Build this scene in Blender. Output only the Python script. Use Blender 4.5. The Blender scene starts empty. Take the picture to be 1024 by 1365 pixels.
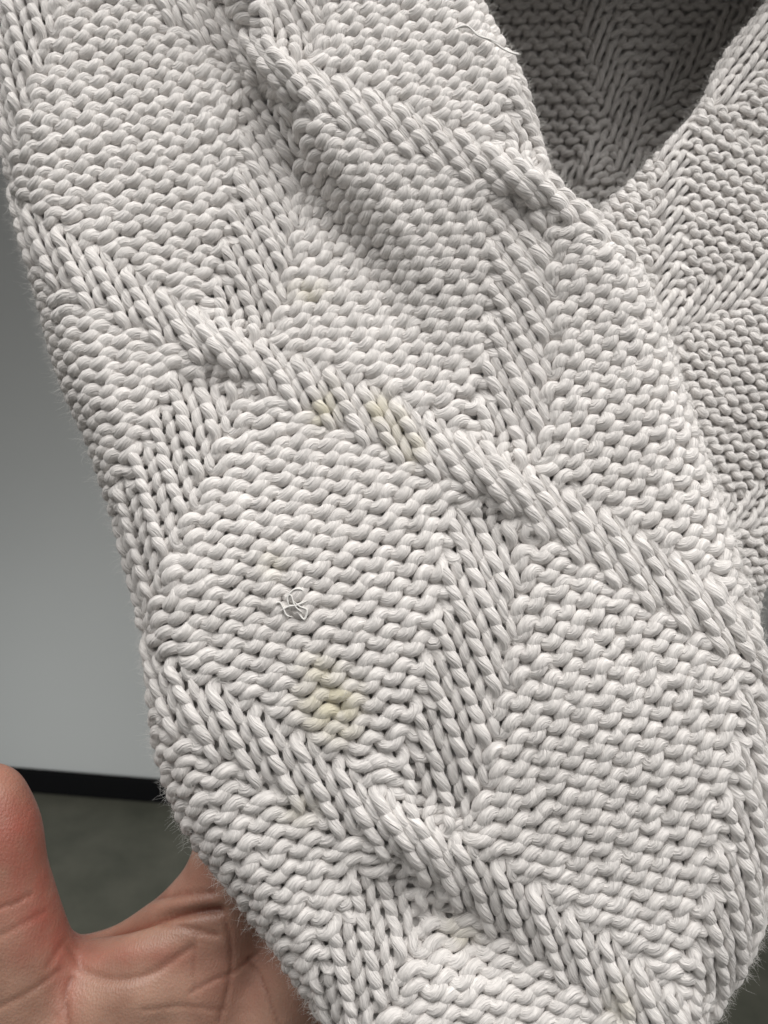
import bpy, math, random
import numpy as np
from mathutils import Matrix, Vector

rng = np.random.default_rng(11)
random.seed(11)
scene = bpy.context.scene
COL = scene.collection

# ------------------------------------------------------------------ camera
W0, H0 = 1024.0, 1365.0
F = 1050.0                       # focal length in photo pixels
PX = 0.00017                     # metres per photo pixel at the cloth
D0 = F * PX                      # camera to cloth distance
CAM_H, PITCH, ROLL = 1.25, math.radians(15.8), math.radians(4.6)
cam = bpy.data.cameras.new("camera")
cam_ob = bpy.data.objects.new("camera", cam)
COL.objects.link(cam_ob)
M = (Matrix.Translation((0, 0, CAM_H)) @ Matrix.Rotation(math.radians(90) - PITCH, 4, 'X')
     @ Matrix.Rotation(ROLL, 4, 'Z'))
cam_ob.matrix_world = M
cam.sensor_fit = 'VERTICAL'
cam.sensor_height = 36.0
cam.lens = 36.0 * F / H0
cam.clip_start = 0.01
cam.clip_end = 50.0
cam.dof.use_dof = True
cam.dof.focus_distance = D0 - 0.002
cam.dof.aperture_fstop = cam.lens / 1.1
scene.camera = cam_ob
scene.render.resolution_x, scene.render.resolution_y = 768, 1024

# ------------------------------------------------------------------ light
world = bpy.data.worlds.new("World")
scene.world = world
world.use_nodes = True
bg = world.node_tree.nodes["Background"]
bg.inputs[0].default_value = (1.0, 0.985, 0.96, 1)
bg.inputs[1].default_value = 0.16
M3 = np.array(M.to_3x3())
MT = np.array(M.translation)


def area(name, loc, target, size, energy, color=(1, 1, 1), spread=180):
    """an area lamp placed in camera-aligned metres"""
    l = bpy.data.lights.new(name, 'AREA')
    l.shape = 'RECTANGLE'
    l.size, l.size_y = size
    l.energy = energy
    l.color = color
    l.spread = math.radians(spread)
    o = bpy.data.objects.new(name, l)
    COL.objects.link(o)
    p = M @ Vector(loc)
    t = M @ Vector(target)
    o.location = p
    o.rotation_euler = (t - p).to_track_quat('-Z', 'Y').to_euler()
    return o


area("window_light", (0.86, 0.66, 0.34), (0.05, -0.15, -D0), (1.3, 1.3), 6.4, (1.0, 0.98, 0.957), 110)
area("overhead_fill", (-0.35, 1.10, 0.40), (0.0, -0.2, -D0), (1.5, 1.2), 7.0, (1.0, 0.98, 0.957), 90)  # unseen fill lamp added overhead to brighten the cloth
area("lower_wall_fill", (-1.15, -0.95, -0.75), (-0.7, -0.75, -1.75), (0.5, 0.4), 3.9, (0.96, 1.0, 1.0), 120)  # unseen lamp added low on the left to lighten the lower wall
vs = scene.view_settings
vs.view_transform = 'Standard'
vs.look = 'None'
vs.exposure = 0.06
vs.gamma = 1.0
vs.use_curve_mapping = False
scene.render.engine = 'CYCLES'
scene.cycles.use_denoising = True
scene.cycles.max_bounces = 6
scene.cycles.diffuse_bounces = 4


# ------------------------------------------------------------------ helpers
def tag(o, label=None, cat=None, group=None, kind=None):
    if label: o["label"] = label
    if cat: o["category"] = cat
    if group: o["group"] = group
    if kind: o["kind"] = kind
    return o


def unproject(px, z):
    """photo pixel + height towards the camera (pixel units) -> camera-aligned metres"""
    depth = D0 - z * PX
    return np.stack([(px[..., 0] - W0 / 2) / F * depth, -(px[..., 1] - H0 / 2) / F * depth, -depth], -1)


def to_world(p):
    return p @ M3.T + MT


def mesh_from(name, verts, quads, mat, parent=None, attrs=None, tris=None):
    me = bpy.data.meshes.new(name)
    nv, nq = len(verts), len(quads)
    nt = 0 if tris is None else len(tris)
    me.vertices.add(nv)
    me.vertices.foreach_set("co", np.ascontiguousarray(verts, dtype=np.float32).ravel())
    me.loops.add(nq * 4 + nt * 3)
    li = np.asarray(quads, dtype=np.int32).ravel()
    if nt: li = np.concatenate([li, np.asarray(tris, dtype=np.int32).ravel()])
    me.loops.foreach_set("vertex_index", li)
    me.polygons.add(nq + nt)
    st = np.arange(nq) * 4
    if nt: st = np.concatenate([st, nq * 4 + np.arange(nt) * 3])
    me.polygons.foreach_set("loop_start", st.astype(np.int32))
    me.polygons.foreach_set("use_smooth", np.ones(nq + nt, dtype=bool))
    me.update(calc_edges=True)
    for k, (typ, arr) in (attrs or {}).items():
        a = me.attributes.new(k, typ, 'POINT')
        a.data.foreach_set("vector" if typ == 'FLOAT_VECTOR' else "value",
                           np.ascontiguousarray(arr, dtype=np.float32).ravel())
    if mat: me.materials.append(mat)
    o = bpy.data.objects.new(name, me)
    COL.objects.link(o)
    if parent: o.parent = parent
    return o


def new_mat(name):
    m = bpy.data.materials.new(name)
    m.use_nodes = True
    nt = m.node_tree
    return m, nt, nt.nodes["Principled BSDF"]


def N(nt, typ, **kw):
    n = nt.nodes.new(typ)
    for k, v in kw.items(): setattr(n, k, v)
    return n


def mix_rgb(nt, fac, a, b, blend='MIX'):
    n = N(nt, 'ShaderNodeMix', data_type='RGBA', blend_type=blend)
    for sock, v in ((n.inputs[0], fac), (n.inputs[6], a), (n.inputs[7], b)):
        if hasattr(v, 'links'): nt.links.new(v, sock)
        elif isinstance(v, (int, float)): sock.default_value = v
        else: sock.default_value = (*v, 1)
    return n.outputs[2]


def maprange(nt, v, a, b, c=0.0, d=1.0):
    n = N(nt, 'ShaderNodeMapRange')
    nt.links.new(v, n.inputs[0])
    for i, x in enumerate((a, b, c, d)): n.inputs[1 + i].default_value = x
    return n.outputs[0]


def math_n(nt, op, a, b):
    n = N(nt, 'ShaderNodeMath', operation=op)
    for s, v in zip(n.inputs, (a, b)):
        if hasattr(v, 'links'): nt.links.new(v, s)
        else: s.default_value = v
    return n.outputs[0]


# ------------------------------------------------------------------ materials
def yarn_material():
    m, nt, b = new_mat("cotton_yarn")
    L = nt.links.new
    at = N(nt, 'ShaderNodeAttribute', attribute_name="yarn")
    fib = N(nt, 'ShaderNodeTexNoise'); fib.inputs['Scale'].default_value = 2.6
    fib.inputs['Detail'].default_value = 3; fib.inputs['Roughness'].default_value = 0.65
    L(at.outputs['Vector'], fib.inputs['Vector'])
    ply = N(nt, 'ShaderNodeTexNoise'); ply.inputs['Scale'].default_value = 1.1
    ply.inputs['Detail'].default_value = 1
    L(at.outputs['Vector'], ply.inputs['Vector'])
    tc = N(nt, 'ShaderNodeTexCoord')
    blot = N(nt, 'ShaderNodeTexNoise'); blot.inputs['Scale'].default_value = 45
    blot.inputs['Detail'].default_value = 4
    L(tc.outputs['Object'], blot.inputs['Vector'])
    c = mix_rgb(nt, maprange(nt, blot.outputs['Fac'], 0.3, 0.7), (0.76, 0.728, 0.702), (0.83, 0.798, 0.772))
    f = maprange(nt, fib.outputs['Fac'], 0.34, 0.66, 0.76, 1.10)
    c = mix_rgb(nt, 1.0, c, f, 'MULTIPLY')
    st = N(nt, 'ShaderNodeAttribute', attribute_name="stain")
    c = mix_rgb(nt, st.outputs['Fac'], c, (0.63, 0.575, 0.36))
    L(c, b.inputs['Base Color'])
    b.inputs['Roughness'].default_value = 0.85
    b.inputs['Specular IOR Level'].default_value = 0.25
    b.inputs['Sheen Weight'].default_value = 0.25
    b.inputs['Sheen Roughness'].default_value = 0.5
    h = math_n(nt, 'ADD', fib.outputs['Fac'], math_n(nt, 'MULTIPLY', ply.outputs['Fac'], 0.9))
    bp = N(nt, 'ShaderNodeBump'); bp.inputs['Strength'].default_value = 0.9
    bp.inputs['Distance'].default_value = 0.0008
    L(h, bp.inputs['Height']); L(bp.outputs[0], b.inputs['Normal'])
    return m


def fuzz_material():
    m, nt, b = new_mat("cotton_fuzz")
    b.inputs['Base Color'].default_value = (0.74, 0.725, 0.70, 1)
    b.inputs['Roughness'].default_value = 0.9
    return m


def cloth_back_material():
    m, nt, b = new_mat("cloth_inside")
    tc = N(nt, 'ShaderNodeTexCoord')
    no = N(nt, 'ShaderNodeTexNoise'); no.inputs['Scale'].default_value = 300
    nt.links.new(tc.outputs['Object'], no.inputs['Vector'])
    c = mix_rgb(nt, no.outputs['Fac'], (0.68, 0.66, 0.64), (0.76, 0.74, 0.72))
    nt.links.new(c, b.inputs['Base Color'])
    b.inputs['Roughness'].default_value = 1.0
    return m


def wall_material():
    m, nt, b = new_mat("painted_wall")
    tc = N(nt, 'ShaderNodeTexCoord')
    no = N(nt, 'ShaderNodeTexNoise'); no.inputs['Scale'].default_value = 2.2
    no.inputs['Detail'].default_value = 5
    nt.links.new(tc.outputs['Object'], no.inputs['Vector'])
    c = mix_rgb(nt, no.outputs['Fac'], (0.46, 0.468, 0.462), (0.50, 0.507, 0.50))
    nt.links.new(c, b.inputs['Base Color'])
    b.inputs['Roughness'].default_value = 0.55
    n2 = N(nt, 'ShaderNodeTexNoise'); n2.inputs['Scale'].default_value = 90
    nt.links.new(tc.outputs['Object'], n2.inputs['Vector'])
    bp = N(nt, 'ShaderNodeBump'); bp.inputs['Strength'].default_value = 0.1
    bp.inputs['Distance'].default_value = 0.002
    nt.links.new(n2.outputs['Fac'], bp.inputs['Height']); nt.links.new(bp.outputs[0], b.inputs['Normal'])
    return m


def floor_material():
    m, nt, b = new_mat("dark_floor")
    tc = N(nt, 'ShaderNodeTexCoord')
    no = N(nt, 'ShaderNodeTexNoise'); no.inputs['Scale'].default_value = 9
    no.inputs['Detail'].default_value = 7; no.inputs['Roughness'].default_value = 0.6
    nt.links.new(tc.outputs['Object'], no.inputs['Vector'])
    c = mix_rgb(nt, maprange(nt, no.outputs['Fac'], 0.3, 0.7), (0.085, 0.09, 0.068), (0.14, 0.14, 0.11))
    nt.links.new(c, b.inputs['Base Color'])
    b.inputs['Roughness'].default_value = 0.6
    return m


def plain(name, col, rough=0.5):
    m, nt, b = new_mat(name)
    b.inputs['Base Color'].default_value = (*col, 1)
    b.inputs['Roughness'].default_value = rough
    b.inputs['Specular IOR Level'].default_value = 0.1
    return m


YARN, FUZZ, INSIDE = yarn_material(), fuzz_material(), cloth_back_material()

# ------------------------------------------------------------------ setting: wall, skirting, floor
WALL_Y = 1.66


def box(name, lo, hi, mat, parent=None, bevel=0.0):
    x0, y0, z0 = lo; x1, y1, z1 = hi
    v = [(x0, y0, z0), (x1, y0, z0), (x1, y1, z0), (x0, y1, z0), (x0, y0, z1), (x1, y0, z1), (x1, y1, z1), (x0, y1, z1)]
    f = [(0, 3, 2, 1), (4, 5, 6, 7), (0, 1, 5, 4), (1, 2, 6, 5), (2, 3, 7, 6), (3, 0, 4, 7)]
    me = bpy.data.meshes.new(name); me.from_pydata(v, [], f); me.update()
    me.materials.append(mat)
    o = bpy.data.objects.new(name, me); COL.objects.link(o)
    if parent: o.parent = parent
    if bevel:
        md = o.modifiers.new("bevel", 'BEVEL'); md.width = bevel; md.segments = 3
    return o


wall = box("wall", (-3, WALL_Y, 0), (3, WALL_Y + 0.1, 2.6), wall_material())
tag(wall, "pale grey painted wall behind the sweater", "wall", kind="structure")
box("skirting_board", (-3, WALL_Y - 0.014, 0.002), (3, WALL_Y - 0.001, 0.062), plain("black_skirting", (0.003, 0.003, 0.0035), 0.7), wall, 0.003)
floor = box("floor", (-3, -1.5, -0.1), (3, WALL_Y + 0.1, -0.001), floor_material())
tag(floor, "dark olive grey floor below the black skirting", "floor", kind="structure")


# ------------------------------------------------------------------ cloth surfaces
class TPS:
    """thin plate spline from stitch coordinates (wale, course) to unrolled photo plane"""
    def __init__(s, src, dst, lam=0.0):
        s.src = np.array(src, float) * np.array([1.6, 1.0]); n = len(src)
        K = s.k(s.src, s.src) + lam * np.eye(n)
        P = np.hstack([np.ones((n, 1)), s.src])
        A = np.zeros((n + 3, n + 3)); A[:n, :n] = K; A[:n, n:] = P; A[n:, :n] = P.T
        B = np.zeros((n + 3, 2)); B[:n] = dst
        s.w = np.linalg.solve(A, B)

    @staticmethod
    def k(a, b):
        d2 = ((a[:, None, :] - b[None]) ** 2).sum(-1)
        return 0.5 * d2 * np.log(d2 + 1e-9)

    def __call__(s, uv):
        q = uv * np.array([1.6, 1.0])
        out = np.empty((len(q), 2))
        for i in range(0, len(q), 50000):
            c = q[i:i + 50000]
            out[i:i + 50000] = s.k(c, s.src) @ s.w[:-3] + np.hstack([np.ones((len(c), 1)), c]) @ s.w[-3:]
        return out


def smooth_poly(pts, n=160):
    """Catmull-Rom resampling of (x, y, extra...) rows"""
    p = np.array(pts, float)
    p = np.vstack([2 * p[0] - p[1], p, 2 * p[-1] - p[-2]])
    out = []
    seg = len(p) - 3
    for i in range(seg):
        t = np.linspace(0, 1, n // seg + 2)[:-1][:, None]
        a, b, c, d = p[i], p[i + 1], p[i + 2], p[i + 3]
        out.append(0.5 * (2 * b + (c - a) * t + (2 * a - 5 * b + 4 * c - d) * t ** 2 + (3 * b - a - 3 * c + d) * t ** 3))
    out.append(p[-2][None])
    return np.vstack(out)


def poly_dist(p, poly):
    """signed distance (positive on the left-hand side of travel in y-down pixels), unit normal, interpolated extras"""
    D = np.full(len(p), 1e9); NX = np.zeros((len(p), 2)); EX = np.zeros((len(p), poly.shape[1] - 2))
    a, b = poly[:-1], poly[1:]
    for i in range(0, len(p), 20000):
        q = p[i:i + 20000]
        ab = b[:, :2] - a[:, :2]
        t = ((q[:, None] - a[None, :, :2]) * ab[None]).sum(-1) / ((ab ** 2).sum(-1) + 1e-9)[None]
        t = np.clip(t, 0, 1)
        c = a[None, :, :2] + t[..., None] * ab[None]
        dv = q[:, None] - c
        d2 = (dv ** 2).sum(-1)
        j = d2.argmin(1); r = np.arange(len(q))
        abj = ab[j]
        nrm = np.stack([abj[:, 1], -abj[:, 0]], -1)
        nrm /= np.linalg.norm(nrm, axis=1, keepdims=True) + 1e-9
        d = np.sqrt(d2[r, j])
        sg = np.sign((dv[r, j] * nrm).sum(-1) + 1e-9)
        D[i:i + 20000] = d * sg
        # smooth normal: true direction to the curve where it is well defined
        dir_ = dv[r, j] / (d[:, None] + 1e-6) * sg[:, None]
        w = np.clip(d / 6.0, 0, 1)[:, None]
        nn = nrm * (1 - w) + dir_ * w
        NX[i:i + 20000] = nn / (np.linalg.norm(nn, axis=1, keepdims=True) + 1e-9)
        tj = t[r, j][:, None]
        EX[i:i + 20000] = a[j, 2:] * (1 - tj) + b[j, 2:] * tj
    return D, NX, EX


def roll(px, z, poly, R=None):
    """bend the sheet backwards round the outline: beyond it the cloth carries on behind"""
    D, nx, ex = poly_dist(px, poly)
    Rr = ex[:, 0] if R is None else R
    q = D - Rr
    phi = np.clip(-q / Rr, 0, 2.5)
    over = np.maximum(-q - 2.5 * Rr, 0)
    m = q < 0
    Dn = Rr - Rr * np.sin(phi) + over * 0.8
    zn = z - Rr * (1 - np.cos(phi)) - over * 0.6
    px2 = np.where(m[:, None], px + (Dn - D)[:, None] * nx, px)
    z2 = np.where(m, zn, z)
    return px2, z2, np.where(m, phi, 0.0)


def sstep(x): 
    x = np.clip(x, 0, 1); return x * x * (3 - 2 * x)


def gauss(p, c, s, ang=0.0):
    d = p - np.array(c)
    ca, sa = math.cos(ang), math.sin(ang)
    x = d[:, 0] * ca + d[:, 1] * sa; y = -d[:, 0] * sa + d[:, 1] * ca
    return np.exp(-0.5 * ((x / s[0]) ** 2 + (y / s[1]) ** 2))


PER = 16


def band_dist(uv):
    """distance (in wales) to the nearest falling band A and rising band B"""
    a = uv[:, 0] - uv[:, 1] / 2 - 0.5; b = uv[:, 0] + uv[:, 1] / 2
    return a - PER * np.round(a / PER), b - PER * np.round(b / PER)


def stitch_class(u, v, wa=1.0, wb=1.5):
    """0 purl, 1 band A, 2 band B for integer stitches"""
    a = u - v / 2.0 - 0.5; b = u + v / 2.0
    da = a - PER * np.round(a / PER); db = b - PER * np.round(b / PER)
    c = np.where(np.abs(da) <= wa, 1, np.where(np.abs(db) <= wb, 2, 0))
    # the falling bands run over the rising ones: a purl course tucked under their lower edge
    return np.where((c == 2) & (da == -wa - 0.5), 0, c)


class Surface:
    def __init__(s, tps, zfun, rolls, relief=1.0, shear=1.0):
        s.tps, s.zfun, s.rolls, s.relief, s.shear = tps, zfun, rolls, relief, shear

    def bake(s, ur, vr):
        """sample the sheet on a fine grid once; everything else is interpolated from it"""
        s.o = np.array([ur[0] - 2.0, vr[0] - 2.0]); s.st = np.array([0.2, 0.25])
        nu = int((ur[1] - ur[0] + 4) / 0.2) + 1; nv = int((vr[1] - vr[0] + 4) / 0.25) + 1
        U, V = np.meshgrid(s.o[0] + np.arange(nu) * 0.2, s.o[1] + np.arange(nv) * 0.25)
        P, px, phi = s.exact(np.stack([U, V], -1).reshape(-1, 2))
        P = P.reshape(nv, nu, 3)
        n = -np.cross(np.gradient(P, axis=1), np.gradient(P, axis=0))
        n /= np.linalg.norm(n, axis=2, keepdims=True) + 1e-15
        s.grid = np.concatenate([P, n, px.reshape(nv, nu, 2), phi.reshape(nv, nu, 1)], 2)

    def __call__(s, uv):
        q = (uv - s.o) / s.st
        g = s.grid
        i = np.clip(q[:, 0].astype(int), 0, g.shape[1] - 2); j = np.clip(q[:, 1].astype(int), 0, g.shape[0] - 2)
        a = np.clip(q[:, 0] - i, 0, 1)[:, None]; b = np.clip(q[:, 1] - j, 0, 1)[:, None]
        r = (g[j, i] * (1 - a) + g[j, i + 1] * a) * (1 - b) + (g[j + 1, i] * (1 - a) + g[j + 1, i + 1] * a) * b
        n = r[:, 3:6] / (np.linalg.norm(r[:, 3:6], axis=1, keepdims=True) + 1e-12)
        return r[:, :3], n, r[:, 6:8], r[:, 8]

    def exact(s, uv):
        # stitches of the falling bands are pulled along the band, most where they cross a rising one
        da0, db0 = band_dist(uv)
        w = -2 * da0
        k = (0.12 + 0.32 * np.exp(-(db0 / 2.6) ** 2)) * w * np.exp(-(w / 3.6) ** 4) * s.shear
        pinch = -0.30 * w * np.exp(-(w / 6.5) ** 2) * np.exp(-(db0 / 2.8) ** 2) * s.shear
        px = s.tps(uv + k[:, None] * np.array([0.5, 1.0]) + pinch[:, None] * np.array([0.0, 1.0]))
        z = s.zfun(px)
        da, db = band_dist(uv)
        A = np.exp(-(da / 1.5) ** 2); B = np.exp(-(db / 1.7) ** 2)
        z = z + s.relief * (4 * A + 9 * A * B - 3 * B * (1 - A) * (1 + 3.5 * np.exp(-((np.abs(da) - 2.5) / 1.6) ** 2)))
        phi = np.zeros(len(px))
        for poly in s.rolls:
            px, z, ph = roll(px, z, poly)
            phi = np.maximum(phi, ph)
        return unproject(px, z), px, phi


# --- main front panel
main_src = [(0, 0), (8, 16), (0, 32), (16, 0), (8, -16), (-8, 16), (0, -32), (-8, -16), (16, 32), (8, 48), (24, 16),
            (24, -16), (16, -32), (-8, 48), (-16, 32), (4, 24), (12, 8), (4, -8), (4, 40), (16, 64)]
main_dst = [(300, 477), (660, 652), (550, 1136), (695, 250), (368, 104), (112, 872), (75, -112), (-68, 268), (1040, 892),
            (928, 1400), (1060, 440), (775, -100), (450, -250), (330, 1600), (20, 1400), (622, 897), (692, 435), (352, 292),
            (745, 1268), (1310, 1640)]
tps_main = TPS(main_src, main_dst, 0.5)
LEFT = smooth_poly([(-30, -120, 60), (-12, 0, 60), (5, 150, 60), (28, 290, 60), (58, 400, 60), (86, 500, 60), (130, 600, 60),
                    (162, 700, 60), (188, 800, 60), (204, 900, 60), (216, 1000, 55), (250, 1095, 50), (318, 1190, 50),
                    (385, 1280, 50), (440, 1365, 50), (520, 1490, 50)])
RIGHT = smooth_poly([(840, -900, 26), (740, -500, 26), (630, -260, 26), (603, -110, 26), (632, 0, 26), (684, 100, 26), (712, 180, 26), (738, 245, 26), (790, 292, 30), (836, 340, 36),  # unseen points above the frame added to shade the opening
                     (868, 410, 42), (896, 500, 46), (928, 600, 50), (962, 700, 55), (990, 790, 60), (1010, 870, 60), (1024, 960, 65),
                     (1030, 1060, 70), (1024, 1160, 70), (1004, 1250, 70), (972, 1310, 70), (935, 1370, 70), (860, 1480, 70)])[::-1]
FOLD = smooth_poly([(285, -60), (318, 20), (345, 100), (385, 180), (440, 255), (500, 330), (570, 440), (640, 560)])


def z_main(p):
    z = -110 * sstep((1000 - p[:, 1]) / 1200.0) + 0.02 * (p[:, 0] - 512)
    d, _, _ = poly_dist(p, np.hstack([FOLD, np.zeros((len(FOLD), 1))]))
    # cloth right of the crease stands proud of the cloth left of it, fading downwards
    H = 62 * sstep((520 - p[:, 1]) / 380.0)
    wdt = 55 + 0.16 * np.maximum(p[:, 1], 0)
    z = z + H * sstep(0.5 + d / wdt)
    z = z - 18 * np.exp(-((d + 22) / 30) ** 2) * sstep((560 - p[:, 1]) / 300.0)
    z = z - 34 * gauss(p, (610, 1238), (85, 38), 0.5)
    z = z + 16 * gauss(p, (420, 790), (130, 150)) + 14 * gauss(p, (820, 950), (110, 130))
    z = z + 12 * gauss(p, (800, 520), (80, 120), 0.3)
    return z


# --- right panel (other side of the opening)
right_src = [(0, 0), (7, -14), (-7, -14), (0, -28), (7, 14), (-7, 14), (14, 0), (0, 28), (14, -28)]
right_dst = [(878, 428), (1160, 306), (892, 168), (1180, 30), (868, 700), (596, 556), (1144, 572), (580, 830), (1452, 176)]
tps_right = TPS(right_src, right_dst, 0.5)
REDGE = smooth_poly([(1130, -900, 22), (1125, -500, 22), (1115, -250, 22), (1080, -85, 22), (1022, 12, 22), (985, 58, 22), (958, 98, 22), (932, 148, 22), (902, 184, 22), (852, 238, 22), (792, 292, 22),  # upper points, out of view, steered so the panel blocks light
                     (735, 345, 22), (660, 420, 22)])
RSIDE = smooth_poly([(1150, 560, 30), (1075, 660, 30), (1032, 740, 30), (1008, 800, 30), (1000, 850, 30), (1012, 900, 30), (1050, 960, 30)])[::-1]


def z_right(p):
    z = -130 - 0.34 * (p[:, 0] - 880) + 0.18 * (p[:, 1] - 300)
    z = z - 70 * sstep((p[:, 1] - 430) / 300.0) * sstep((p[:, 0] - 930) / 120.0)
    return z


# --- inside of the back, seen through the opening
back_src = [(0, 0), (-7, -14), (7, -14), (0, -28), (-7, 14), (7, 14), (14, 0), (-14, 0)]
back_dst = [(822, 178), (762, -74), (1068, -70), (1004, -326), (577, 430), (885, 432), (1130, 180), (514, 182)]
tps_back = TPS(back_src, back_dst, 0.5)


def z_back(p):
    z = -470 - 0.35 * np.abs(p[:, 0] - 830) + 12 * np.exp(-((p[:, 0] - 790) / 28.0) ** 2) - 0.25 * (200 - p[:, 1])
    # above the frame the sheet is bent forward, an added shape shading the opening
    return np.minimum(z + 2.6 * np.maximum(-28 - p[:, 1], 0), -100)


SURF = {
    'main': Surface(tps_main, z_main, [LEFT, RIGHT], 1.0),
    'right': Surface(tps_right, z_right, [REDGE, RSIDE], 0.7, 0.0),
    'back': Surface(tps_back, z_back, [], -0.5, 0.0),
}

# ------------------------------------------------------------------ yarn
KS, NS = 20, 12                       # samples per stitch, sides of the yarn


STAINS = [((442, 938), (25, 24), 1.0), ((428, 897), (17, 15), 0.6), ((450, 970), (17, 12), 0.7), ((506, 548), (10, 15), 0.75), ((528, 577), (10, 16), 0.8),
          ((433, 552), (14, 13), 0.6), ((550, 603), (9, 14), 0.6), ((366, 752), (12, 12), 0.35), ((412, 393), (16, 8), 0.5),
          ((398, 1080), (15, 12), 0.4), ((612, 1243), (16, 9), 0.5), ((826, 1338), (12, 20), 0.4), ((440, 530), (7, 12), 0.35),
          ]


def knit(name, surf, urange, vrange, keep, radius, depth, parent, seed, hand=1.0):
    g = np.random.default_rng(seed)
    u0, u1 = urange; v0, v1 = vrange
    us = np.arange(u0, u1 + 1); vs_ = np.arange(v0, v1 + 1)
    nu, nv = len(us), len(vs_)
    UU, VV = np.meshgrid(us, vs_)                       # [row, col]
    wd = {'main': (1.0, 1.5), 'right': (0.5, 1.0), 'back': (0.5, 0.5)}[name]
    T, Tup = stitch_class(UU, VV, *wd), stitch_class(UU, VV - 1, *wd)
    if name == 'right':                                 # a knitted chain runs along the edge of the opening
        for arr, dv in ((T, 0), (Tup, -1)):
            fp = surf.tps(np.stack([UU, VV + dv], -1).reshape(-1, 2).astype(float))
            d = poly_dist(fp, REDGE)[0].reshape(UU.shape); yy = fp[:, 1].reshape(UU.shape)
            arr[(d < 34) & (yy < 130)] = 2
    knitM, upM = (T > 0).astype(float), (Tup > 0).astype(float)
    t = np.arange(KS) / KS
    # per-stitch irregularity
    jx = g.normal(0, 0.045, (nv, nu)); jy = g.normal(0, 0.07, (nv, nu)); jh = 1 + g.normal(0, 0.07, (nv, nu))
    jr = 1 + g.normal(0, 0.06, (nv, nu)); jz = g.normal(0, 0.10, (nv, nu))
    for j_ in (jx, jy, jz): j_ *= 1 - 0.55 * knitM
    tt = np.broadcast_to(t, (nv, nu, KS))
    lo = 0.5 - 0.5 * np.cos(2 * np.pi * tt)             # 0 at the sinker, 1 at the head

    def blend(a):                                        # smooth along the course so that stitches join
        al = np.concatenate([a[:, :1], a[:, :-1]], 1); ar = np.concatenate([a[:, 1:], a[:, -1:]], 1)
        w = np.clip(tt / 0.16, 0, 1); w = w * w * (3 - 2 * w)
        w2 = np.clip((1 - tt) / 0.16, 0, 1); w2 = w2 * w2 * (3 - 2 * w2)
        L_, C_, R_ = al[..., None], a[..., None], ar[..., None]
        return np.where(tt < 0.5, (L_ + C_) / 2 * (1 - w) + C_ * w, (R_ + C_) / 2 * (1 - w2) + C_ * w2)

    kn = blend(knitM); up = np.broadcast_to(upM[..., None], kn.shape)
    sink = 1.1 * (1 - 2 * kn); leg = 2 * kn - 1; head = np.where((kn > 0.5) & (up < 0.5), -0.5, (1 - 2 * up) * 0.9)
    c1 = 0.5 - 0.5 * np.cos(4 * np.pi * np.minimum(tt, 1 - tt))      # 0 at sinker .. 1 at leg .. 0 at head
    zz = np.where((tt < 0.25) | (tt > 0.75), sink * (1 - c1) + leg * c1, head * (1 - c1) + leg * c1)
    lean = np.sin(2 * np.pi * tt)
    zz = zz + kn * (0.40 * lean + 0.68 * (0.5 - lo)) + blend(jz)
    X = tt - 0.5 + (0.155 - 0.005 * kn) * np.sin(4 * np.pi * tt) + blend(jx) - 0.02 * kn * np.cos(2 * np.pi * tt) + (1 - kn) * 0.105 * hand * np.cos(2 * np.pi * tt)
    h = (1.42 + 0.22 * kn) * blend(jh)
    Y = -0.5 * h * np.cos(2 * np.pi * tt) + blend(jy) + (1 - kn) * 0.12 * hand * np.sin(4 * np.pi * tt)
    uv = np.stack([UU[..., None] + X, VV[..., None] - Y], -1).reshape(-1, 2)
    P, nrm, px, phi = surf(uv)
    C = P + nrm * (zz.reshape(-1, 1) * depth)
    C = C.reshape(nv, nu * KS, 3); nrm = nrm.reshape(nv, nu * KS, 3)
    Tn = np.gradient(C, axis=1)
    ln = np.linalg.norm(Tn, axis=2, keepdims=True)
    Tn = Tn / (ln + 1e-12)
    bn = nrm - (nrm * Tn).sum(-1, keepdims=True) * Tn
    bn /= np.linalg.norm(bn, axis=2, keepdims=True) + 1e-12
    sd = np.cross(Tn, bn)
    th = np.arange(NS) / NS * 2 * np.pi
    s = np.cumsum(ln[..., 0], 1) / radius + g.uniform(0, 50, (nv, 1))
    rad = radius * (blend(jr) * (1 - 0.19 * kn + 0.06 * kn * lean)).reshape(nv, nu * KS)
    # slight strand lobes that wind round the yarn
    tw = 0.55
    ang = th[None, None] + s[..., None] * tw
    rr = rad[..., None] * (1 + 0.035 * np.cos(3 * ang))
    V = C[:, :, None] + rr[..., None] * (0.86 * np.cos(th)[None, None, :, None] * bn[:, :, None] + np.sin(th)[None, None, :, None] * sd[:, :, None])
    yarn = np.stack([np.cos(ang), np.sin(ang), np.broadcast_to(s[..., None] * 0.16, ang.shape)], -1)
    pxr = px.reshape(nv, nu * KS, 2); phr = phi.reshape(nv, nu * KS)
    stain = np.zeros((nv, nu * KS))
    if name == 'main':
        q = pxr.reshape(-1, 2)
        wob = np.repeat(0.45 + 0.8 * g.random((nv, nu * 2)), KS // 2, 1).reshape(nv, nu, KS)
        sv = np.zeros(len(q))
        for c_, s_, k_ in STAINS: sv = np.maximum(sv, 0.8 * k_ * gauss(q, c_, s_))
        stain = np.clip(sv.reshape(nv, nu, KS) * wob, 0, 0.9).reshape(nv, nu * KS)
    stain = np.broadcast_to(stain[..., None], (nv, nu * KS, NS))
    # which ring segments are built
    ok = keep(pxr, phr)
    segok = ok[:, :-1] & ok[:, 1:]
    idx = np.arange(nv * nu * KS * NS).reshape(nv, nu * KS, NS)
    # region of every stitch
    da = np.round((UU - VV / 2.0 - 0.5) / PER).astype(int); db = np.round((UU + VV / 2.0) / PER).astype(int)
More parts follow.
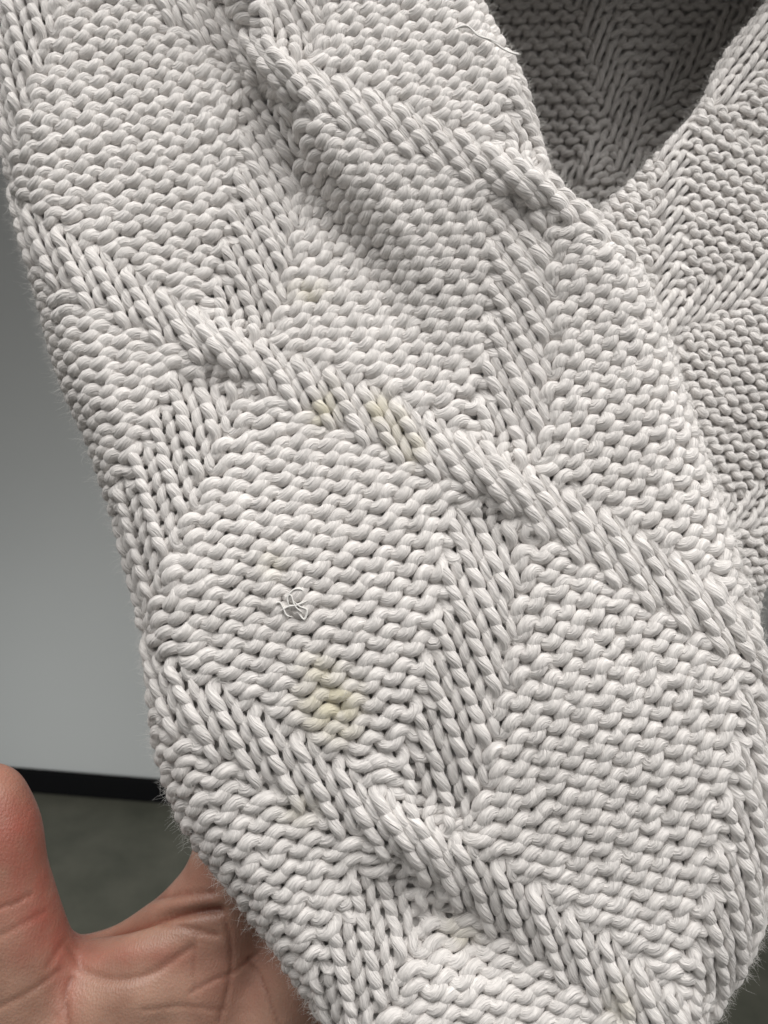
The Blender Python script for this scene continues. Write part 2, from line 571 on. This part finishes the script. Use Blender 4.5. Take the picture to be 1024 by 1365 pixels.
    ca = np.floor((UU - VV / 2.0) / PER).astype(int); cb = np.floor((UU + VV / 2.0) / PER).astype(int)
    reg = np.where(T == 1, 10000 + da + 20, np.where(T == 2, 20000 + (db + 20) * 100 + ca + 20, 30000 + (ca + 20) * 100 + cb + 20))
    regs = np.repeat(reg, KS, 1)[:, :-1]
    Vf = to_world(V.reshape(-1, 3)); Yf = yarn.reshape(-1, 3); Sf = stain.reshape(-1)
    made = []
    for r in np.unique(regs[segok]):
        mrow, mcol = np.nonzero(segok & (regs == r))
        if len(mrow) < 30: continue
        a = idx[mrow, mcol]; b = idx[mrow, mcol + 1]
        q = np.stack([a, b, np.roll(b, -1, 1), np.roll(a, -1, 1)], -1).reshape(-1, 4)
        uq, inv = np.unique(q, return_inverse=True)
        nm = "knit_band" if r < 30000 else "purl_diamond"
        o = mesh_from(nm, Vf[uq], inv.reshape(-1, 4)[:, ::-1], YARN, parent,
                      {"yarn": ('FLOAT_VECTOR', Yf[uq]), "stain": ('FLOAT', Sf[uq])})
        made.append(o)
    # fuzz: fine cotton fibres standing off the yarn
    return dict(C=C, nrm=nrm, Tn=Tn, sd=sd, bn=bn, ok=ok, px=pxr, phi=phr, rad=rad, objs=made)


def fuzz(name, K, n, parent, seed, lmin, lmax, r0=0.000024):
    g = np.random.default_rng(seed)
    rows, cols = np.nonzero(K['ok'])
    w = 1.0 + 5.0 * np.clip((K['phi'][rows, cols] - 0.7) / 0.6, 0, 1) * (K['phi'][rows, cols] < 2.0)
    pick = g.choice(len(rows), n, p=w / w.sum())
    r, c = rows[pick], cols[pick]
    a = g.uniform(-1.9, 1.9, n)
    d = np.cos(a)[:, None] * K['bn'][r, c] + np.sin(a)[:, None] * K['sd'][r, c]
    base = K['C'][r, c] + d * K['rad'][r, c][:, None] * 0.97
    dirn = d + K['Tn'][r, c] * g.normal(0, 1.0, (n, 1)) + g.normal(0, 0.45, (n, 3))
    dirn /= np.linalg.norm(dirn, axis=1, keepdims=True)
    ln = g.uniform(lmin, lmax, n) * (0.5 + g.random(n) ** 2)
    curl = g.normal(0, 0.7, (n, 3))
    segs = 3
    P = [base]
    cur = dirn
    for k in range(segs):
        P.append(P[-1] + cur * (ln / segs)[:, None])
        cur = cur + curl * 0.5 + g.normal(0, 0.15, (n, 3)); cur /= np.linalg.norm(cur, axis=1, keepdims=True)
    P = np.stack(P, 1)                                   # n, segs+1, 3
    t = np.gradient(P, axis=1); t /= np.linalg.norm(t, axis=2, keepdims=True) + 1e-12
    x = np.cross(t, g.normal(0, 1, (n, 1, 3))); x /= np.linalg.norm(x, axis=2, keepdims=True) + 1e-12
    y = np.cross(t, x)
    rad = r0 * np.linspace(1, 0.35, segs + 1)[None, :, None, None]
    th = np.arange(3) / 3 * 2 * np.pi
    V = P[:, :, None] + rad * (np.cos(th)[None, None, :, None] * x[:, :, None] + np.sin(th)[None, None, :, None] * y[:, :, None])
    idx = np.arange(n * (segs + 1) * 3).reshape(n, segs + 1, 3)
    a_, b_ = idx[:, :-1], idx[:, 1:]
    q = np.stack([a_, b_, np.roll(b_, -1, 2), np.roll(a_, -1, 2)], -1).reshape(-1, 4)
    o = mesh_from(name, to_world(V.reshape(-1, 3)), q, FUZZ, parent)
    tag(o, kind="stuff")
    return o


def lining(name, surf, urange, vrange, keep, drop, parent):
    """inner sheet just behind the stitches, extended unseen above the frame to shade the opening"""
    us = np.arange(urange[0], urange[1] + 0.01, 0.5); vs_ = np.arange(vrange[0], vrange[1] + 0.01, 0.7)
    U, Vv = np.meshgrid(us, vs_)
    uv = np.stack([U, Vv], -1).reshape(-1, 2)
    P, n, px, phi = surf(uv)
    P = P - n * drop
    ok = keep(px[None], phi[None])[0].reshape(U.shape)
    idx = np.arange(U.size).reshape(U.shape)
    q = np.stack([idx[:-1, :-1], idx[1:, :-1], idx[1:, 1:], idx[:-1, 1:]], -1)
    okq = ok[:-1, :-1] & ok[1:, :-1] & ok[1:, 1:] & ok[:-1, 1:]
    q = q[okq]
    uq, inv = np.unique(q, return_inverse=True)
    return mesh_from(name, to_world(P[uq]), inv.reshape(-1, 4), INSIDE, parent)


def frame_keep(m, pmax):
    def k(px, phi):
        return (px[..., 0] > -m) & (px[..., 0] < W0 + m) & (px[..., 1] > -m) & (px[..., 1] < H0 + m) & (phi < pmax)
    return k


sweater = bpy.data.objects.new("knitted_sweater", None)
COL.objects.link(sweater)
sweater.location = to_world(unproject(np.array([[512.0, 1365.0]]), np.array([-60.0])))[0].tolist()
bpy.context.view_layer.update()
tag(sweater, "cream white chunky knitted sweater with diamond lattice pattern and yellow stains, resting on the hand", "sweater")


def keep_parent(o, p):
    o.parent = p
    o.matrix_parent_inverse = p.matrix_world.inverted()


def behind_main(px, far=75):
    """true where the main panel's edge is near or to the left: the rest would lie hidden behind it"""
    d = poly_dist(px.reshape(-1, 2), RIGHT)[0].reshape(px.shape[:-1])
    return d < far


R_MAIN = 0.00162
specs = [
    ('main', "front_panel", (-18, 28), (-76, 64), frame_keep(70, 2.3), R_MAIN, 0.00090, 62000, 1),
    ('right', "side_panel", (-18, 30), (-66, 30), lambda px, phi: frame_keep(60, 2.3)(px, phi) & behind_main(px), 0.00112, 0.0009, 9000, 2),
    ('back', "inner_back_panel", (-26, 30), (-50, 22), lambda px, phi: (px[..., 0] > 600) & (px[..., 0] < 1060) & (px[..., 1] > -40) & (px[..., 1] < 340), 0.00125, 0.0011, 3000, 3),
]
KD = {}
for nm, pname, ur, vr, kp, rad, dep, nf, sd_ in specs:
    SURF[nm].bake(ur, vr)
    part = lining(pname, SURF[nm], ur, vr, (lambda px, phi: (px[..., 0] > -80) & (px[..., 0] < 1700) & (px[..., 1] > -900) & (px[..., 1] < H0 + 80) & (phi < 2.4) & (behind_main(px) if nm == 'right' else True))
                  if nm != 'back' else (lambda px, phi: (px[..., 0] > 300) & (px[..., 0] < 1500) & (px[..., 1] > -900) & (px[..., 1] < 420)), rad * 1.05, None)
    keep_parent(part, sweater)
    kr = {'main': ((-18, 28), (-46, 64)), 'right': ((-16, 20), (-40, 26)), 'back': ((-14, 18), (-16, 14))}[nm]
    K = knit(nm, SURF[nm], kr[0], kr[1], kp, rad, dep, None, sd_, {'main': 1.0, 'right': -0.8, 'back': 0.0}[nm])
    KD[nm] = K
    for o in K['objs']: o.parent = part
    fz = fuzz("cotton_fuzz", K, nf, part, sd_ + 20, 0.0010, 0.0034)


# ------------------------------------------------------------------ loose threads
def tube(name, pts, r, mat, parent, taper=True, sides=6):
    p = smooth_poly(pts, 60)
    P = to_world(unproject(p[:, :2], p[:, 2]))
    t = np.gradient(P, axis=0); t /= np.linalg.norm(t, axis=1, keepdims=True)
    ref = np.array([0.3, 0.2, 0.93])
    x = np.cross(t, ref); x /= np.linalg.norm(x, axis=1, keepdims=True); y = np.cross(t, x)
    th = np.arange(sides) / sides * 2 * np.pi
    rr = r * (np.clip(np.minimum(np.linspace(0, 6, len(P)), np.linspace(6, 0, len(P))), 0.25, 1) if taper else np.ones(len(P)))
    V = P[:, None] + rr[:, None, None] * (np.cos(th)[None, :, None] * x[:, None] + np.sin(th)[None, :, None] * y[:, None])
    idx = np.arange(len(P) * sides).reshape(len(P), sides)
    q = np.stack([idx[:-1], idx[1:], np.roll(idx[1:], -1, 1), np.roll(idx[:-1], -1, 1)], -1).reshape(-1, 4)
    return mesh_from(name, V.reshape(-1, 3), q, mat, parent)


front = [o for o in sweater.children if o.name.startswith("front_panel")][0]


def on_cloth(pts, lift):
    a = np.array(pts, float)
    z = z_main(a[:, :2]) + lift
    if a.shape[1] > 2: z = z + a[:, 2]
    return np.column_stack([a[:, :2], z])


THREADS = [
    [(364, 806), (372, 803), (378, 810), (381, 820), (390, 822)],
    [(386, 812), (384, 797), (390, 787), (399, 784), (405, 789)],
    [(390, 800), (399, 808), (408, 815), (405, 825), (398, 815)],
    [(372, 816), (383, 808), (396, 806), (410, 798)],
    [(378, 800), (388, 795), (393, 806), (402, 820)],
    [(602, 40), (622, 36), (638, 46), (655, 55), (668, 60)],
    [(655, 55, 4), (672, 66, 12), (684, 70, 16), (694, 72, 16)],
]
for pts in THREADS:
    for k in range(2):                                   # frayed fine plies
        jit = [tuple(np.array(p[:2]) + rng.normal(0, 1.2, 2) * (k > 0)) + tuple(p[2:]) for p in pts]
        tube("loose_thread", on_cloth(jit, (20 if pts[0][1] < 200 else 11) + 2 * k), 0.00019, FUZZ, front)


# ------------------------------------------------------------------ hand
def skin_material():
    m, nt, b = new_mat("skin")
    L = nt.links.new
    tc = N(nt, 'ShaderNodeTexCoord')
    red = N(nt, 'ShaderNodeAttribute', attribute_name="redness")
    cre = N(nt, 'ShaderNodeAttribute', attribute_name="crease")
    no = N(nt, 'ShaderNodeTexNoise'); no.inputs['Scale'].default_value = 70; no.inputs['Detail'].default_value = 5
    L(tc.outputs['Object'], no.inputs['Vector'])
    c = mix_rgb(nt, maprange(nt, no.outputs['Fac'], 0.35, 0.65), (0.31, 0.175, 0.125), (0.43, 0.26, 0.19))
    mo = N(nt, 'ShaderNodeTexNoise'); mo.inputs['Scale'].default_value = 160; mo.inputs['Detail'].default_value = 6
    L(tc.outputs['Object'], mo.inputs['Vector'])
    rf = math_n(nt, 'MULTIPLY', red.outputs['Fac'], maprange(nt, mo.outputs['Fac'], 0.3, 0.7, 0.45, 1.0))
    c = mix_rgb(nt, rf, c, (0.40, 0.115, 0.085))
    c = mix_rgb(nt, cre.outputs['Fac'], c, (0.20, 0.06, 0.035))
    L(c, b.inputs['Base Color'])
    b.inputs['Roughness'].default_value = 0.42
    b.inputs['Specular IOR Level'].default_value = 0.45
    b.inputs['Subsurface Weight'].default_value = 0.25
    b.inputs['Subsurface Radius'].default_value = (1.0, 0.35, 0.2)
    b.inputs['Subsurface Scale'].default_value = 0.003
    vo = N(nt, 'ShaderNodeTexVoronoi'); vo.inputs['Scale'].default_value = 1500
    wv = N(nt, 'ShaderNodeTexWave'); wv.inputs['Scale'].default_value = 420; wv.inputs['Distortion'].default_value = 9
    wv.inputs['Detail'].default_value = 2
    for n_ in (vo, wv): L(tc.outputs['Object'], n_.inputs['Vector'])
    h = math_n(nt, 'ADD', vo.outputs['Distance'], math_n(nt, 'MULTIPLY', wv.outputs['Fac'], 0.35))
    bp = N(nt, 'ShaderNodeBump'); bp.inputs['Strength'].default_value = 0.22; bp.inputs['Distance'].default_value = 0.0004
    L(h, bp.inputs['Height']); L(bp.outputs[0], b.inputs['Normal'])
    return m


def build_hand():
    # chains of (x, y, height, radius): screen pixels, heights and radii in pixels at that depth
    ch = {
        'thumb': [(70, 1520, -215, 125), (28, 1345, -170, 92), (8, 1235, -140, 76), (-4, 1160, -125, 66), (-8, 1110, -118, 65), (-14, 1066, -112, 52)],
        'thenar': [(140, 1720, -240, 150), (110, 1500, -205, 125), (60, 1380, -180, 100)],
        'web': [(28, 1345, -185, 84), (110, 1345, -200, 92), (180, 1325, -205, 92), (220, 1288, -208, 82), (255, 1250, -213, 72), (300, 1190, -218, 64)],
        'index': [(150, 1760, -250, 140), (235, 1420, -225, 110), (282, 1262, -215, 76), (318, 1140, -222, 64), (350, 1040, -235, 60), (420, 930, -250, 54), (500, 860, -255, 46)],
        'middle': [(170, 1760, -255, 140), (300, 1450, -235, 108), (372, 1330, -225, 78), (440, 1190, -235, 64), (500, 1060, -250, 60), (570, 960, -262, 53), (640, 890, -265, 45)],
        'ring': [(190, 1770, -255, 140), (360, 1500, -240, 104), (440, 1410, -235, 76), (530, 1280, -245, 60), (610, 1160, -258, 56), (680, 1070, -266, 50), (740, 1000, -268, 43)],
        'little': [(200, 1790, -255, 130), (400, 1590, -245, 100), (480, 1510, -240, 70), (580, 1410, -250, 52), (650, 1330, -258, 47), (710, 1260, -262, 42), (755, 1205, -264, 37)],
        'forearm': [(150, 1750, -250, 165), (90, 2000, -285, 168)],
    }
    import bmesh
    bm = bmesh.new()
    for pts in ch.values():
        p = np.array(pts, float)
        for a, b_ in zip(p[:-1], p[1:]):
            n = max(3, int(np.linalg.norm(a[:2] - b_[:2]) / 24))
            for k in range(n + 1):
                q = a + (b_ - a) * k / n
                c = to_world(unproject(q[None, :2], q[2:3]))[0]
                r = q[3] / F * (D0 - q[2] * PX)
                bmesh.ops.create_icosphere(bm, subdivisions=2, radius=r, matrix=Matrix.Translation(Vector(c)))
    me = bpy.data.meshes.new("hand_rough"); bm.to_mesh(me); bm.free()
    ob = bpy.data.objects.new("hand_rough", me); COL.objects.link(ob)
    rm = ob.modifiers.new("remesh", 'REMESH'); rm.mode = 'VOXEL'; rm.voxel_size = 0.0017
    sm = ob.modifiers.new("smooth", 'SMOOTH'); sm.factor = 0.5; sm.iterations = 22
    dg = bpy.context.evaluated_depsgraph_get()
    ev = bpy.data.meshes.new_from_object(ob.evaluated_get(dg))
    bpy.data.objects.remove(ob); bpy.data.meshes.remove(me)
    n = len(ev.vertices)
    co = np.empty(n * 3, np.float32); ev.vertices.foreach_get("co", co); co = co.reshape(-1, 3).astype(float)
    nr = np.empty(n * 3, np.float32); ev.vertices.foreach_get("normal", nr); nr = nr.reshape(-1, 3).astype(float)
    faces = [list(f.vertices) for f in ev.polygons]
    bpy.data.meshes.remove(ev)
    # refine the visible part once so the creases have vertices to live on
    me = bpy.data.meshes.new("hand"); me.from_pydata(co.tolist(), [], faces); me.update()
    bm = bmesh.new(); bm.from_mesh(me)
    loc = (co - MT) @ M3
    px = np.column_stack([loc[:, 0] / -loc[:, 2] * F + W0 / 2, -loc[:, 1] / -loc[:, 2] * F + H0 / 2])
    vis = (px[:, 0] > -40) & (px[:, 0] < 460) & (px[:, 1] > 980) & (px[:, 1] < 1400) & ((nr @ M3)[:, 2] > -0.2)
    bm.verts.ensure_lookup_table()
    ed = [e for e in bm.edges if vis[e.verts[0].index] and vis[e.verts[1].index]]
    bmesh.ops.subdivide_edges(bm, edges=ed, cuts=1, use_grid_fill=True, smooth=0.0)
    bm.to_mesh(me); bm.free(); me.update()
    n = len(me.vertices)
    co = np.empty(n * 3, np.float32); me.vertices.foreach_get("co", co); co = co.reshape(-1, 3).astype(float)
    nr = np.empty(n * 3, np.float32); me.vertices.foreach_get("normal", nr); nr = nr.reshape(-1, 3).astype(float)
    loc = (co - MT) @ M3
    px = np.column_stack([loc[:, 0] / -loc[:, 2] * F + W0 / 2, -loc[:, 1] / -loc[:, 2] * F + H0 / 2])
    frontf = np.clip((nr @ M3)[:, 2] * 3 + 0.6, 0, 1)
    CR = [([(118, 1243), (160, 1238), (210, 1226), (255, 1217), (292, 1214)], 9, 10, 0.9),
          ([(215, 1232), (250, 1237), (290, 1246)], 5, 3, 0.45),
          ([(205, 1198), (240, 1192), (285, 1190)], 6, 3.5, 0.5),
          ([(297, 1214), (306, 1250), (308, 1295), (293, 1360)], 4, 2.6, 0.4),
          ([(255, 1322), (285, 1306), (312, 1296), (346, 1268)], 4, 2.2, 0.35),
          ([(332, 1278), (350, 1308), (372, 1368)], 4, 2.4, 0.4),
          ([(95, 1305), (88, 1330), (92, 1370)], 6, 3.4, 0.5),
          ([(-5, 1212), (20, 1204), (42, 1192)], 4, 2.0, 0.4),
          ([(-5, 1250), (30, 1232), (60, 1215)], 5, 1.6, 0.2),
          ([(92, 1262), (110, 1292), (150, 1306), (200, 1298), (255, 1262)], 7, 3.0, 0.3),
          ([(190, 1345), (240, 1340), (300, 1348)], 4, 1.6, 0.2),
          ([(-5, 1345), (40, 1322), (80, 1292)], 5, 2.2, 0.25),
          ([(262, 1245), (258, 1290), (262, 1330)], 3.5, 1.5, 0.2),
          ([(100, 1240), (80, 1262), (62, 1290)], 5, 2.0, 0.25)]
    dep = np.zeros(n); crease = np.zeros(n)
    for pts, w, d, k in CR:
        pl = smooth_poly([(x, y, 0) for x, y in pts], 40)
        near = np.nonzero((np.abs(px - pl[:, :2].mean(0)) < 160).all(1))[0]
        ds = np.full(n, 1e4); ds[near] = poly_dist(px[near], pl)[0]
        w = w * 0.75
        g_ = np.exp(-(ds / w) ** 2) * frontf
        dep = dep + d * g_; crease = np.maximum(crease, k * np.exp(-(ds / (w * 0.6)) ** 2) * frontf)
    # soft swellings between the creases
    dep -= 7 * gauss(px, (190, 1268), (70, 16), -0.15) * frontf + 5 * gauss(px, (240, 1206), (45, 9), -0.15) * frontf
    dep -= 6 * gauss(px, (190, 1330), (55, 20)) * frontf
    red = np.clip(0.85 * gauss(px, (30, 1110), (60, 70)) + 0.7 * gauss(px, (70, 1230), (50, 40)) + 0.45 * gauss(px, (180, 1275), (75, 14))
                  + 0.55 * gauss(px, (88, 1320), (16, 40)) + 0.35 * gauss(px, (320, 1310), (50, 40)) + 0.3 * gauss(px, (230, 1180), (60, 30)), 0, 0.9)
    co = co - nr * (dep * PX * 1.2)[:, None]
    me.vertices.foreach_set("co", co.astype(np.float32).ravel())
    me.polygons.foreach_set("use_smooth", np.ones(len(me.polygons), dtype=bool))
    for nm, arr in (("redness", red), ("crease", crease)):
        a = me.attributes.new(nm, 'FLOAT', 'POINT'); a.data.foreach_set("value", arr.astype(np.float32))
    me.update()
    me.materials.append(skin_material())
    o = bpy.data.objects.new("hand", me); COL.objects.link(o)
    tag(o, "open hand with reddish raised thumb and creased palm holding up the sweater from behind", "hand")
    return o


build_hand()

for o in sweater.children:
    if o.name.startswith("side_panel"): o["label"] = "smaller stitched panel on the far side of the neck opening"
    if o.name.startswith("inner_back_panel"): o["label"] = "shadowed inside of the sweater seen through the opening"
